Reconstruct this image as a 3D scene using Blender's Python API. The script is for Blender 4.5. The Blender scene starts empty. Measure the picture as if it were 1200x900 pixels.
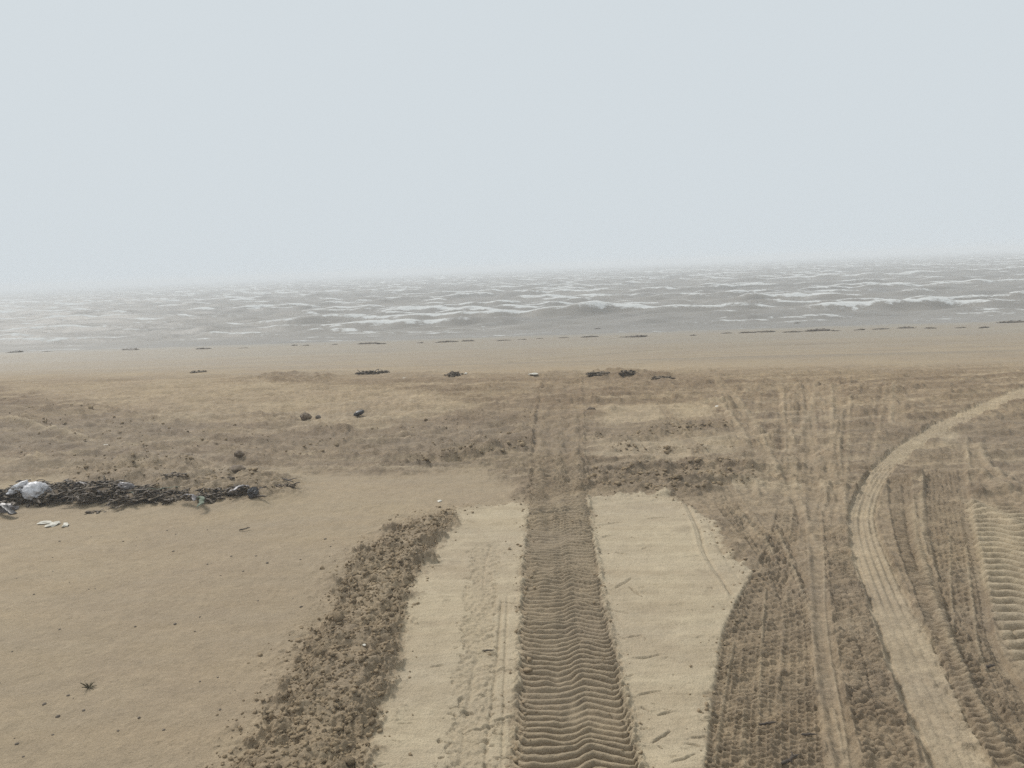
import bpy, math, random
import numpy as np
from mathutils import Matrix, Vector

rng = np.random.default_rng(7)
random.seed(7)
scene = bpy.context.scene
COL = scene.collection

# ------------------------------------------------------------------ camera
FPX, PW, PH = 870.0, 1200.0, 900.0          # focal length in photo pixels, photo size
EYE = np.array([0.0, 0.0, 1.65])
PITCH = math.atan(137.0 / FPX)
ROLL = math.radians(2.28)
fwd = np.array([0, math.cos(PITCH), -math.sin(PITCH)])
up0 = np.array([0, math.sin(PITCH), math.cos(PITCH)])
rt0 = np.array([1.0, 0, 0])
cup = up0 * math.cos(ROLL) + rt0 * math.sin(ROLL)
crt = rt0 * math.cos(ROLL) - up0 * math.sin(ROLL)
cam = bpy.data.cameras.new("camera")
cam.sensor_width = 36.0
cam.lens = 36.0 * FPX / PW
cam.clip_start, cam.clip_end = 0.05, 20000
cam_o = bpy.data.objects.new("camera", cam)
COL.objects.link(cam_o)
m = Matrix.Identity(4)
for i in range(3):
    m[i][0], m[i][1], m[i][2], m[i][3] = crt[i], cup[i], -fwd[i], EYE[i]
cam_o.matrix_world = m
scene.camera = cam_o

# ------------------------------------------------------------------ overcast sky and soft sun
SUN_EL, SUN_AZ = math.radians(47), math.radians(-44)      # high, beyond the sea, to the left
world = bpy.data.worlds.new("World")
scene.world = world
world.use_nodes = True
nt = world.node_tree
nt.nodes.clear()
sky = nt.nodes.new("ShaderNodeTexSky")
sky.sky_type = 'NISHITA'
sky.sun_disc = False
sky.sun_elevation = SUN_EL
sky.sun_rotation = SUN_AZ
sky.dust_density = 6.0
sky.air_density = 1.0
tc = nt.nodes.new("ShaderNodeTexCoord")
sep = nt.nodes.new("ShaderNodeSeparateXYZ")
nt.links.new(tc.outputs["Generated"], sep.inputs[0])
mr = nt.nodes.new("ShaderNodeMapRange")           # overcast: the cloud sheet is brighter overhead
mr.interpolation_type = 'SMOOTHSTEP'
mr.inputs[1].default_value, mr.inputs[2].default_value = 0.30, 1.0
mr.inputs[3].default_value, mr.inputs[4].default_value = 1.0, 1.35
nt.links.new(sep.outputs[2], mr.inputs[0])
grey = nt.nodes.new("ShaderNodeVectorMath")
grey.operation = 'SCALE'
grey.inputs[0].default_value = (6.50, 7.09, 7.47)
nt.links.new(mr.outputs[0], grey.inputs[3])
mix = nt.nodes.new("ShaderNodeMix")
mix.data_type = 'RGBA'
mix.inputs[0].default_value = 0.99
nt.links.new(sky.outputs[0], mix.inputs[6])
nt.links.new(grey.outputs[0], mix.inputs[7])
bg = nt.nodes.new("ShaderNodeBackground")
bg.inputs[1].default_value = 0.05
nt.links.new(mix.outputs[2], bg.inputs[0])
wo = nt.nodes.new("ShaderNodeOutputWorld")
nt.links.new(bg.outputs[0], wo.inputs[0])

sun = bpy.data.lights.new("sun", 'SUN')
sun.energy = 1.5
sun.angle = math.radians(16)
sun.color = (1.0, 0.965, 0.91)
sun_o = bpy.data.objects.new("sun", sun)
COL.objects.link(sun_o)
sd = Vector((math.sin(SUN_AZ) * math.cos(SUN_EL), math.cos(SUN_AZ) * math.cos(SUN_EL), math.sin(SUN_EL)))
sun_o.rotation_euler = (-sd).to_track_quat('-Z', 'Y').to_euler()

vs = scene.view_settings
vs.view_transform = 'Standard'
vs.look = 'None'
vs.exposure = 1.0
vs.gamma = 1.0
scene.render.engine = 'CYCLES'
scene.cycles.use_denoising = False
scene.cycles.use_adaptive_sampling = False
scene.cycles.max_bounces = 6
scene.cycles.sample_clamp_direct = 4.0
scene.cycles.sample_clamp_indirect = 2.0
scene.cycles.volume_bounces = 2

# ------------------------------------------------------------------ noise
_perm = np.tile(rng.permutation(256), 3).astype(np.int32)
_ang = rng.random(256) * 2 * np.pi
_gx, _gy = np.cos(_ang).astype(np.float32), np.sin(_ang).astype(np.float32)
_jx, _jy, _jz = (rng.random(256).astype(np.float32) for _ in range(3))


def noise(x, y, seed=0):
    x = np.asarray(x, np.float32); y = np.asarray(y, np.float32)
    xi = np.floor(x).astype(np.int32); yi = np.floor(y).astype(np.int32)
    xf = x - xi; yf = y - yi
    u = xf * xf * xf * (xf * (xf * 6 - 15) + 10); v = yf * yf * yf * (yf * (yf * 6 - 15) + 10)
    def g(ix, iy, fx, fy):
        h = _perm[_perm[(ix + seed * 37) & 255] + (iy & 255)]
        return _gx[h] * fx + _gy[h] * fy
    a = g(xi, yi, xf, yf); b = g(xi + 1, yi, xf - 1, yf)
    c = g(xi, yi + 1, xf, yf - 1); d = g(xi + 1, yi + 1, xf - 1, yf - 1)
    return (a + (b - a) * u + ((c + (d - c) * u) - (a + (b - a) * u)) * v) * 1.5


def fbm(x, y, seed=0, oct=4, gain=0.5):
    r = 0; a = 1.0; tot = 0
    for k in range(oct):
        r = r + a * noise(x * 2.03 ** k + 11.3 * k, y * 2.03 ** k - 7.7 * k, seed + k)
        tot += a; a *= gain
    return r / tot


def lumps(x, y, seed=0):
    """rounded pebbly lumps: domes of random size on a jittered grid, about 0..1"""
    x = np.asarray(x, np.float32); y = np.asarray(y, np.float32)
    xi = np.floor(x).astype(np.int32); yi = np.floor(y).astype(np.int32)
    best = np.zeros(x.shape, np.float32)
    for dx in (-1, 0, 1):
        for dy in (-1, 0, 1):
            ix, iy = xi + dx, yi + dy
            h = _perm[_perm[(ix + seed * 37) & 255] + (iy & 255)]
            rx = x - (ix + _jx[h]); ry = y - (iy + _jy[h])
            rad = 0.25 + 0.6 * _jz[h]
            d2 = (rx * rx + ry * ry) / (rad * rad)
            best = np.maximum(best, rad * np.sqrt(np.maximum(0, 1 - d2)))
    return best


def sst(a, b, x):
    t = np.clip((x - a) / (b - a), 0, 1)
    return t * t * (3 - 2 * t)


# ------------------------------------------------------------------ lie of the land
SEA = -0.90


def land(x, y):
    qb = y + 0.19 * x
    q = y + 0.09 * x
    rise = 0.10 * sst(6.5, 11.0, qb)
    k = np.maximum(0, q - 11.6)
    z = rise - 0.0625 * k * sst(11.2, 13.6, qb)
    return np.maximum(z, -3.0)


def at(u, v):
    """photo pixel -> point where that sight line meets the land"""
    d = fwd + crt * ((u - PW / 2) / FPX) - cup * ((v - PH / 2) / FPX)
    lo = 0.3; t = 0.5
    while t < 80:
        p = EYE + d * t
        if p[2] <= land(p[0], p[1]):
            break
        lo = t; t *= 1.02
    hi = t
    for _ in range(30):
        mid = (lo + hi) / 2
        p = EYE + d * mid
        if p[2] <= land(p[0], p[1]): hi = mid
        else: lo = mid
    p = EYE + d * hi
    return np.array([p[0], p[1]])


def px(*pts):
    return np.array([at(u, v) for u, v in pts])


def inside(X, Y, poly):
    """signed distance to a polygon, positive inside"""
    d2 = np.full(X.shape, 1e9, np.float32); ins = np.zeros(X.shape, bool)
    n = len(poly)
    for i in range(n):
        ax, ay = poly[i]; bx, by = poly[(i + 1) % n]
        ex, ey = bx - ax, by - ay
        t = np.clip(((X - ax) * ex + (Y - ay) * ey) / (ex * ex + ey * ey + 1e-12), 0, 1)
        dx = X - ax - t * ex; dy = Y - ay - t * ey
        d2 = np.minimum(d2, dx * dx + dy * dy)
        c = ((ay > Y) != (by > Y)) & (X < (bx - ax) * (Y - ay) / (by - ay + 1e-12) + ax)
        ins ^= c
    d = np.sqrt(d2)
    return np.where(ins, d, -d)


def catmull(pts, n=6):
    pts = np.asarray(pts, float)
    P = np.vstack([2 * pts[0] - pts[1], pts, 2 * pts[-1] - pts[-2]])
    out = []
    for i in range(1, len(P) - 2):
        for t in np.linspace(0, 1, n, endpoint=False):
            a, b, c, d = P[i - 1], P[i], P[i + 1], P[i + 2]
            out.append(0.5 * ((2 * b) + (c - a) * t + (2 * a - 5 * b + 4 * c - d) * t * t + (3 * b - a - 3 * c + d) * t ** 3))
    out.append(pts[-1])
    return np.array(out)


class Track:
    """a strip on the ground: rows of (left u, right u, v) in the photo"""
    def __init__(self, rows, smooth=True):
        L = px(*[(l, v) for l, r, v in rows]); R = px(*[(r, v) for l, r, v in rows])
        c = (L + R) / 2
        dirs = np.gradient(c, axis=0); dirs /= np.linalg.norm(dirs, axis=1)[:, None] + 1e-9
        w = np.abs((R - L)[:, 0] * dirs[:, 1] - (R - L)[:, 1] * dirs[:, 0]) / 2
        a = np.hstack([c, w[:, None]])
        self.p = catmull(a, 5) if smooth else a
        seg = np.linalg.norm(np.diff(self.p[:, :2], axis=0), axis=1)
        self.s = np.concatenate([[0], np.cumsum(seg)])
        self.len = self.s[-1]

    def st(self, X, Y, pad=1.6):
        """index of near points, distance along, lateral in half widths (+ to the right), half width"""
        m_ = self.p[:, 2].max() * pad + 0.1
        lo = self.p[:, :2].min(0) - m_; hi = self.p[:, :2].max(0) + m_
        idx = np.nonzero((X > lo[0]) & (X < hi[0]) & (Y > lo[1]) & (Y < hi[1]))[0]
        x, y = X[idx], Y[idx]
        bd = np.full(x.shape, 1e9); S = np.zeros(x.shape); T = np.zeros(x.shape); W = np.ones(x.shape)
        for i in range(len(self.p) - 1):
            a, b = self.p[i], self.p[i + 1]
            e = b[:2] - a[:2]; l = np.linalg.norm(e) + 1e-9; e = e / l
            rx, ry = x - a[0], y - a[1]
            al = np.clip(rx * e[0] + ry * e[1], 0, l)
            dx, dy = rx - al * e[0], ry - al * e[1]
            d = dx * dx + dy * dy
            k = d < bd
            bd[k] = d[k]; S[k] = self.s[i] + al[k]
            lat = rx * e[1] - ry * e[0]
            W[k] = a[2] + (b[2] - a[2]) * al[k] / l
            sg = np.sign(lat[k])
            T[k] = sg * np.sqrt(d[k]) / W[k]
        return idx, S, T, W


def lug_profile(ph, lean=0.30):
    """0..1 ridge: steep on the near side, easy on the far side"""
    f = ph - np.floor(ph)
    up = sst(0, lean, f); dn = 1 - sst(lean + 0.22, 1.0, f)
    return np.minimum(up, dn)


# ---- tracks read off the photograph
T_MAIN = Track([(598, 772, 980), (605, 750, 900), (609, 727, 800), (613, 706, 700), (616, 697, 640), (620, 690, 600), (622, 686, 560),
                (625, 683, 520), (630, 681, 475), (637, 680, 448), (642, 679, 436)])
T_CAR = Track([(1128, 1208, 980), (1090, 1166, 900), (1068, 1143, 850), (1046, 1118, 800), (1030, 1095, 750), (1014, 1066, 700), (998, 1042, 650), (994, 1030, 620),
               (994, 1027, 600), (1001, 1032, 580), (1013, 1043, 560), (1031, 1060, 540), (1056, 1086, 520), (1090, 1122, 500), (1134, 1166, 480),
               (1182, 1220, 460), (1240, 1290, 440)])
T_BLOCK = Track([(812, 905, 980), (826, 905, 900), (838, 912, 800), (848, 915, 740), (872, 920, 690), (893, 930, 650), (905, 936, 620), (912, 938, 590)])
T_BLOCK2 = Track([(905, 975, 980), (905, 968, 900), (914, 955, 800), (918, 948, 720), (900, 940, 670), (872, 905, 630), (845, 875, 600), (835, 860, 580)])
T_GROOVE = Track([(985, 1030, 980), (972, 1012, 900), (958, 990, 820), (950, 978, 750), (948, 972, 700), (945, 968, 650), (942, 962, 610), (940, 960, 560), (938, 956, 500), (938, 955, 460)])
T_FINE = Track([(1035, 1105, 980), (1015, 1078, 900), (996, 1052, 820), (982, 1030, 750), (972, 1012, 690), (966, 994, 640), (966, 992, 600)])
T_LAT = Track([(1220, 1290, 980), (1170, 1228, 900), (1130, 1180, 830), (1098, 1140, 760), (1075, 1110, 700), (1052, 1082, 640), (1042, 1070, 590), (1040, 1066, 550)])
T_SHARP = Track([(1195, 1262, 900), (1150, 1212, 820), (1118, 1166, 745), (1098, 1153, 670), (1088, 1142, 620), (1084, 1136, 580), (1080, 1130, 545)])
T_WAVY = Track([(1205, 1310, 800), (1172, 1270, 740), (1155, 1250, 690), (1144, 1225, 640), (1136, 1205, 605), (1128, 1180, 580)])
T_SCUFF = Track([(506, 560, 980), (520, 572, 900), (534, 578, 820), (541, 578, 750), (549, 580, 690), (560, 585, 630)])

GHOSTS = [Track(g) for g in (
    [(926, 948, 570), (938, 956, 520), (941, 955, 480), (936, 947, 445)], [(958, 978, 570), (970, 987, 520), (975, 989, 480), (972, 983, 445)],
    [(908, 934, 570), (890, 911, 530), (868, 886, 495), (850, 864, 465), (835, 846, 445)], [(1040, 1064, 505), (1042, 1061, 475), (1044, 1058, 448)],
    [(1176, 1215, 605), (1152, 1184, 577), (1136, 1160, 550), (1128, 1148, 526)], [(884, 910, 645), (860, 884, 605), (838, 858, 570), (815, 832, 540), (790, 805, 505), (768, 780, 475)],
    [(716, 735, 470), (780, 800, 462), (860, 885, 456), (960, 990, 456), (1060, 1090, 462)])]

BACK = px((-420, 612), (0, 566), (240, 556), (330, 552), (470, 556), (560, 548), (625, 584), (690, 579), (800, 582), (900, 572), (1300, 590),
          (1560, 480), (1330, 424), (1150, 427), (900, 430), (600, 437), (300, 434), (0, 437), (-420, 447))
RIGHT = px((775, 575), (822, 605), (846, 645), (879, 672), (864, 715), (846, 750), (838, 800), (824, 900), (812, 980), (1500, 980), (1500, 520), (1200, 540), (1000, 560))
PALE_L = px((533, 596), (622, 588), (616, 640), (613, 700), (609, 800), (605, 900), (598, 1000), (395, 1000), (424, 900), (440, 850), (464, 770), (478, 700), (500, 650), (528, 612))
PALE_R = px((690, 582), (782, 578), (830, 610), (854, 645), (882, 674), (868, 715), (850, 752), (842, 800), (830, 900), (815, 1000), (774, 1000), (750, 900), (727, 800), (706, 700), (694, 640))
RIDGE = px((528, 601), (480, 612), (440, 636), (408, 664), (398, 700), (376, 735), (352, 765), (342, 800), (328, 835), (305, 868), (268, 905), (215, 985),
           (392, 985), (428, 895), (440, 850), (462, 775), (478, 705), (496, 660), (530, 618))
BAND_L = px((-300, 455), (0, 466), (60, 470), (140, 482), (210, 500), (330, 506), (450, 500), (600, 478), (632, 480), (625, 535), (480, 540), (330, 537), (200, 552), (130, 552), (60, 545), (0, 536), (-300, 560))
LIGHT_BACK = px((20, 452), (140, 448), (200, 444), (300, 448), (420, 452), (520, 462), (560, 478), (440, 498), (330, 500), (290, 488), (250, 490), (260, 503), (180, 490), (100, 470), (20, 460))
LIGHT_STRIPS = [px((705, 478), (830, 474), (838, 490), (760, 496), (705, 500)), px((695, 520), (860, 512), (868, 530), (790, 545), (700, 540)),
                px((840, 568), (960, 566), (985, 584), (960, 612), (900, 604), (860, 590)), px((1098, 512), (1118, 504), (1130, 512), (1108, 526)),
                px((1124, 582), (1160, 598), (1300, 640), (1300, 665), (1200, 634), (1140, 606)), px((1150, 600), (1300, 650), (1300, 760), (1205, 800), (1170, 745), (1152, 660), (1142, 615))]
DARK_STRIPS = [px((690, 508), (740, 512), (770, 500), (850, 494), (858, 503), (770, 513), (720, 519), (690, 515)),
               px((688, 550), (760, 545), (880, 542), (888, 566), (800, 580), (690, 572)),
               px((690, 520), (700, 523), (860, 526), (810, 533), (720, 530)),
               px((480, 540), (560, 528), (622, 520), (624, 530), (560, 540), (490, 548)),
               px((285, 482), (310, 487), (352, 495), (352, 501), (300, 496)),
               px((280, 443), (330, 437), (392, 440), (380, 452), (330, 451)),
               px((600, 572), (626, 564), (626, 580), (604, 584)),
               px((690, 436), (735, 433), (790, 440), (740, 445), (700, 443)),
               px((820, 590), (845, 605), (868, 640), (890, 664), (872, 668), (850, 640), (832, 618))]
PILE_SAND = px((70, 558), (170, 543), (250, 552), (345, 562), (352, 582), (300, 590), (160, 590), (100, 585))

# raised or sunken lines: (points, radius m, height m)
LINES = [
    ([(862, 468), (885, 500), (900, 530), (912, 560)], 0.035, 0.02), ([(842, 474), (868, 505), (880, 530)], 0.03, 0.018),
    ([(1148, 520), (1152, 535), (1162, 552), (1192, 572), (1230, 590)], 0.03, 0.028), ([(1128, 552), (1160, 562), (1178, 576), (1230, 592)], 0.04, 0.03),
    ([(1126, 584), (1160, 602), (1230, 634)], 0.05, 0.03), ([(1133, 515), (1132, 530), (1136, 550)], 0.02, 0.015),
    ([(805, 590), (820, 622), (827, 648), (858, 698)], 0.008, -0.016), ([(798, 588), (812, 620), (820, 648), (852, 698)], 0.010, 0.008), ([(828, 606), (842, 640), (866, 680)], 0.012, -0.006),
    ([(868, 600), (895, 632), (905, 645)], 0.018, 0.016), ([(908, 618), (920, 640), (935, 680), (948, 716)], 0.010, 0.014), ([(914, 614), (926, 636), (942, 680)], 0.010, -0.012),
    ([(897, 690), (892, 760), (887, 868)], 0.006, 0.013), ([(860, 750), (848, 820), (838, 892)], 0.006, 0.012), ([(872, 830), (871, 900), (869, 970)], 0.012, 0.010),
    ([(1003, 745), (1012, 770), (1022, 810)], 0.006, -0.014), ([(976, 830), (990, 890), (1000, 960)], 0.009, 0.010), ([(966, 640), (966, 700), (972, 760), (990, 860), (1004, 960)], 0.007, 0.010),
    ([(1113, 628), (1114, 680), (1118, 738)], 0.006, 0.012), ([(1132, 640), (1138, 690), (1146, 752), (1156, 785)], 0.008, 0.014),
    ([(1070, 590), (1076, 640), (1092, 690), (1108, 735), (1130, 785), (1168, 855), (1220, 930)], 0.020, 0.020), ([(1082, 560), (1080, 600), (1084, 650), (1090, 672)], 0.016, 0.014),
    ([(1058, 570), (1066, 630), (1080, 672)], 0.012, -0.015), ([(588, 705), (583, 770), (576, 830), (570, 880), (566, 960)], 0.007, -0.012), ([(566, 690), (569, 660), (575, 640)], 0.006, -0.008),
    ([(595, 700), (592, 780), (588, 900)], 0.006, -0.008), ([(560, 760), (548, 830), (538, 900)], 0.010, -0.007),
    ([(585, 425), (700, 416), (800, 409), (1000, 402), (1250, 396)], 0.10, -0.03),
    ([(0, 493), (60, 505), (110, 520)], 0.05, 0.04), ([(0, 540), (50, 540), (110, 532), (160, 522)], 0.03, 0.03),
    ([(930, 520), (950, 480), (956, 450)], 0.03, 0.015), ([(972, 530), (975, 490), (976, 455)], 0.03, 0.015), ([(1044, 500), (1046, 475), (1047, 455)], 0.03, 0.015),
]
_a = random.Random(23)
for base, offs in (([(-120, 462), (60, 472), (180, 494), (320, 510), (460, 504), (600, 486), (650, 478)], range(-14, 44, 5)),
                   ([(330, 470), (520, 458), (640, 453), (800, 450), (1000, 455), (1280, 462)], range(-14, 26, 5)),
                   ([(700, 500), (820, 488), (950, 470), (1080, 452), (1250, 440)], range(-24, 40, 9)),
                   ([(430, 556), (520, 540), (600, 524), (640, 518)], range(-14, 10, 8)), ([(690, 560), (780, 556), (900, 556), (980, 570)], range(-44, 14, 8))):
    for o in offs:
        u0 = _a.uniform(0, 0.35); u1 = _a.uniform(0.65, 1.0)
        n_ = len(base); w_ = [base[i] for i in range(n_) if u0 * n_ - 1 <= i <= u1 * n_]
        if len(w_) > 2:
            LINES.append(([(x, y + o + _a.uniform(-3, 3)) for x, y in w_], _a.uniform(0.022, 0.045), _a.choice([-0.020, 0.022, 0.028, -0.015])))
TYRES = []
for k in range(15):                       # fine tyre lines fanning out over the churned upper beach
    b = _a.uniform(880, 1010); tp = b + _a.uniform(-75, 60) + (b - 940) * 0.3; md = (b + tp) / 2 + _a.uniform(-14, 14); w_ = _a.uniform(8, 14); v0 = _a.uniform(545, 640); v1 = _a.uniform(436, 470)
    for e_ in (0, w_ * 0.5):
        TYRES.append([(b + e_ * 1.6, v0), (md + e_, (v0 + v1) / 2), (tp + e_ * 0.7, v1)])
for k in range(9):                        # sweeping arcs
    u0, v0 = _a.uniform(640, 760), _a.uniform(455, 500); h_ = _a.uniform(8, 26)
    TYRES.append([(u0, v0), (u0 + 150, v0 - h_ * 0.9), (u0 + 320, v0 - h_ * 1.2), (u0 + 520, v0 - h_)])
    u0, v0 = _a.uniform(-60, 120), _a.uniform(470, 530)
    TYRES.append([(u0, v0), (u0 + 160, v0 + 14), (u0 + 320, v0 + 12), (u0 + 520, v0 - 10)])
for t_ in TYRES:
    LINES.append((t_, _a.uniform(0.014, 0.022), _a.choice([0.008, 0.010, -0.010, 0.006])))
CRACKS = [((720, 691), (741, 678)), ((713, 716), (739, 720)), ((735, 749), (753, 746)), ((748, 817), (777, 811)), ((771, 841), (786, 836)), ((765, 873), (786, 858)),
          ((803, 873), (822, 878)), ((786, 896), (815, 886)), ((720, 648), (735, 650)), ((700, 616), (730, 612)), ((760, 608), (785, 606)), ((706, 630), (716, 627)),
          ((566, 764), (582, 767)), ((585, 787), (600, 788)), ((542, 833), (556, 838)), ((538, 860), (585, 850)), ((586, 706), (612, 710)), ((580, 846), (602, 842)),
          ((505, 783), (520, 780)), ((470, 668), (520, 664)), ((740, 773), (775, 769)), ((738, 690), (752, 700)), ((810, 868), (826, 866)), ((762, 836), (752, 832)),
          ((1170, 710), (1195, 716)), ((1168, 724), (1192, 728)), ((1180, 735), (1200, 752)), ((888, 601), (905, 604)), ((955, 577), (972, 575))]
_r = random.Random(3)
for k in range(90):
    v = _r.uniform(600, 960); lo_, hi_ = (np.interp(v, [600, 700, 900, 960], [700, 712, 752, 770]), np.interp(v, [600, 670, 760, 960], [790, 870, 842, 818]))
    if k % 2: lo_, hi_ = (np.interp(v, [600, 700, 850, 960], [536, 482, 444, 408]), np.interp(v, [600, 900], [616, 602]))
    u = lo_ + (hi_ - lo_) * (_r.random() ** 1.8 if k % 2 == 0 else 1 - _r.random() ** 1.6)
    ln = _r.uniform(3, 12) * _r.random() * (v - 320) / 300 + 3
    CRACKS.append(((u, v), (u + ln, v + _r.uniform(-4, 4))))
CRACKS = [(at(*a), at(*b), _r.uniform(0.6, 1.0) if k < 29 else _r.uniform(0.25, 0.6)) for k, (a, b) in enumerate(CRACKS)]
LINES = [(catmull(px(*p), 4), r, h, 2 if k >= len(LINES) - len(TYRES) else int(k > 34)) for k, (p, r, h) in enumerate(LINES)]


def ground(X, Y):
    """height and sand state (pale dry, damp dark, wet) for points on the beach"""
    X = np.asarray(X, np.float64).ravel(); Y = np.asarray(Y, np.float64).ravel()
    D = np.sqrt(X * X + Y * Y)
    z = land(X, Y)
    qb = Y + 0.19 * X; q = Y + 0.09 * X
    far = np.clip(D / 8.0, 0.35, 1.6)
    wx = X + (0.10 * fbm(X * 2.2, Y * 2.2, 1, 3) + 0.035 * fbm(X * 11, Y * 11, 4, 2)) * far
    wy = Y + (0.16 * fbm(X * 2.2, Y * 2.2, 9, 3) + 0.05 * fbm(X * 11, Y * 11, 14, 2)) * far

    n1 = fbm(X * 0.55, Y * 0.8, 20, 4)
    n2 = fbm(X * 2.4, Y * 3.0, 30, 4)
    n3 = fbm(X * 9.0, Y * 9.0, 40, 3)
    n4 = fbm(X * 34.0, Y * 34.0, 50, 3)
    streak = fbm(X * 1.1, Y * 5.5, 55, 4)
    hump = fbm(X * 1.5, Y * 6.0, 57, 4)
    cc = Y + 0.45 * np.sin(0.42 * X + 0.9) + 0.12 * n1 + 0.10 * X * np.clip(X, 0, 4) / 4
    scrape = 1 - 2 * np.abs(fbm(X * 0.45 + 0.2 * n2, cc * 3.4, 58, 3))
    streak2 = fbm(X * 0.42 + 0.15 * n2, cc * 7.5, 53, 4)
    L1 = lumps(X / 0.16, Y / 0.16, 3); L2 = lumps(X / 0.07, Y / 0.07, 5); L3 = lumps(X / 0.035, Y / 0.035, 8)

    def mask(poly, soft=0.08, rag=0.0):
        d = inside(wx, wy, poly)
        if rag: d = d + rag * (1.3 * n3 + 0.9 * n4)
        return sst(-soft, soft, d), d

    near_f = sst(17, 8.5, D)
    back, _ = mask(BACK, 0.16, 0.05)
    back = back * (1 - 0.9 * sst(9.8, 12.2, qb + 0.5 * n2 + 0.6 * streak2))
    right, _ = mask(RIGHT, 0.05)
    palel, dl = mask(PALE_L, 0.022, 0.045); paler, dr_ = mask(PALE_R, 0.022, 0.045)
    ridge, dr = mask(RIDGE, 0.06, 0.10)
    bandl, _ = mask(BAND_L, 0.22)
    lightb, _ = mask(LIGHT_BACK, 0.25)

    z = z + 0.022 * n1 * sst(1.5, 6, D)
    churn = 0.06 + back * near_f * np.clip(0.30 + 0.5 * n2 + 0.5 * streak, 0.06, 0.8)
    pale = 0.10 + 0.18 * n1 + 0.10 * n2
    damp = 0.06 + 0.10 * np.clip(-n1, 0, 1)
    # the driven-over upper beach
    bl = back * (0.70 + 0.25 * n2 + 1.0 * streak2 + 0.2 * n3)
    damp = damp * (1 - back) + np.clip(bl, 0, 1) * (1.0)
    pale = pale * (1 - back) + back * np.clip(0.10 - 0.8 * streak2 + 0.4 * n1, 0, 0.55)
    damp = np.maximum(damp, bandl * np.clip(0.92 + 0.3 * n2 + 0.8 * streak2 + 0.2 * n3, 0, 1))
    damp = damp * (1 - 0.55 * lightb); pale = np.maximum(pale, lightb * np.clip(0.22 + 1.0 * streak2 + 0.4 * n3, 0, 1)); churn = churn * (1 - 0.15 * lightb)
    z = z + 0.032 * bandl * sst(-0.5, 0.6, n2) + back * near_f * (0.020 * n2 + 0.030 * hump + 0.026 * np.clip(scrape, 0, 1) ** 3 + 0.020 * streak2 + 0.010 * n3 + 0.006 * n4)
    for k, pg in enumerate(DARK_STRIPS):
        mk, _ = mask(pg, 0.09)
        mk = mk * np.clip(0.7 + 0.8 * n3 + 1.2 * hump, 0, 1)
        damp = np.maximum(damp, mk * 1.0); churn = np.maximum(churn, mk * 0.6); z = z + 0.028 * mk; pale = pale * (1 - mk)
    for k, pg in enumerate(LIGHT_STRIPS):
        mk, _ = mask(pg, 0.10)
        damp = damp * (1 - 0.8 * mk); pale = np.maximum(pale, mk * (0.35 if k < 2 else 0.75)); churn = churn * (1 - 0.75 * mk)
    # heap of sand behind the flotsam
    mk, d = mask(PILE_SAND, 0.15)
    z = z + 0.14 * sst(-0.25, 0.5, d) * (0.8 + 0.8 * n2); churn = np.maximum(churn, mk * 1.1); damp = np.maximum(damp * (1 - mk), mk * (0.55 + 0.6 * n2))

    # tracked ground to the right
    rg = right * (1 - back)
    damp = np.maximum(damp, rg * np.clip(0.40 + 0.55 * n2 + 0.3 * n3, 0, 1)); churn = np.maximum(churn, 0.42 * rg); pale = pale * (1 - 0.7 * rg)
    z = z - 0.012 * rg + rg * 0.006 * n2

    # pale wind-dried crust on either side of the big tyre track
    pl = np.maximum(palel, paler)
    pale = pale * (1 - pl) + pl * np.clip(0.80 + 0.40 * n2 + 0.6 * streak2 + 0.3 * n3, 0.05, 1); damp = damp * (1 - pl) + pl * np.clip(0.9 * n2 + 1.0 * streak + 0.3 * n3 - 0.30, 0, 0.5); churn = churn * (1 - pl)
    z = z + 0.006 * pl + pl * 0.006 * streak + pl * 0.0045 * fbm(X * 4, Y * 26, 63, 4) + pl * 0.003 * n3 + 0.012 * pl * (1 - sst(0.0, 0.07, np.maximum(dl, dr_))) * np.clip(n3 + n4, 0, 1)

    # churned ridge
    dome = sst(-0.03, 0.16, dr)
    rl = 0.6 + 0.7 * n2
    damp = damp * (1 - ridge) + ridge * np.clip(0.08 + 0.40 * n3 + 0.35 * n4, 0, 1); pale = pale * (1 - ridge)
    churn = churn * (1 - ridge) + ridge * (0.58 + 0.4 * n2)
    z = z + 0.036 * dome + ridge * 0.035 * np.clip(n2, -0.5, 1)
    spill = sst(-0.30, 0.0, dr) * (1 - ridge) * (1 - pl)
    churn = np.maximum(churn, 0.40 * spill ** 2)

    smooth_ = np.ones(X.shape)            # loose relief pressed flat inside tyre tracks
    add = np.zeros(X.shape); dset = []

    def press(idx, mm, amt=1.0):
        smooth_[idx] = np.minimum(smooth_[idx], 1 - amt * mm)

    # ---- the big bar-lug tyre track
    i, s, t, w = T_MAIN.st(X, Y)
    edge = 0.07 * n3[i] + 0.09 * n4[i]
    mm = 1 - sst(0.94, 1.04, np.abs(t) + edge)
    mm = mm * (1 - sst(5.8, 9.0, D[i]) * np.clip(0.6 + 0.6 * n2[i] + 0.5 * streak[i], 0, 0.95))
    bend = np.interp(t, [-1.05, -0.93, -0.82, -0.6, -0.2, 0.05, 0.28, 0.5, 0.82, 0.92, 1.05], [0.050, 0.016, 0.006, 0.002, 0.0, 0.022, 0.046, 0.030, 0.008, 0.014, 0.06])
    ph = (s + 0.003 * n3[i] - bend) / 0.038
    dist = D[i]
    wear = sst(7.4, 5.6, dist) * (0.86 + 0.3 * n2[i])
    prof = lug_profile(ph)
    mid = np.exp(-(t / 0.10) ** 2)
    slump = np.clip(0.95 + 1.3 * fbm(X[i] * 5.0, Y[i] * 5.0, 68, 3), 0.35, 1.1)
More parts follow.
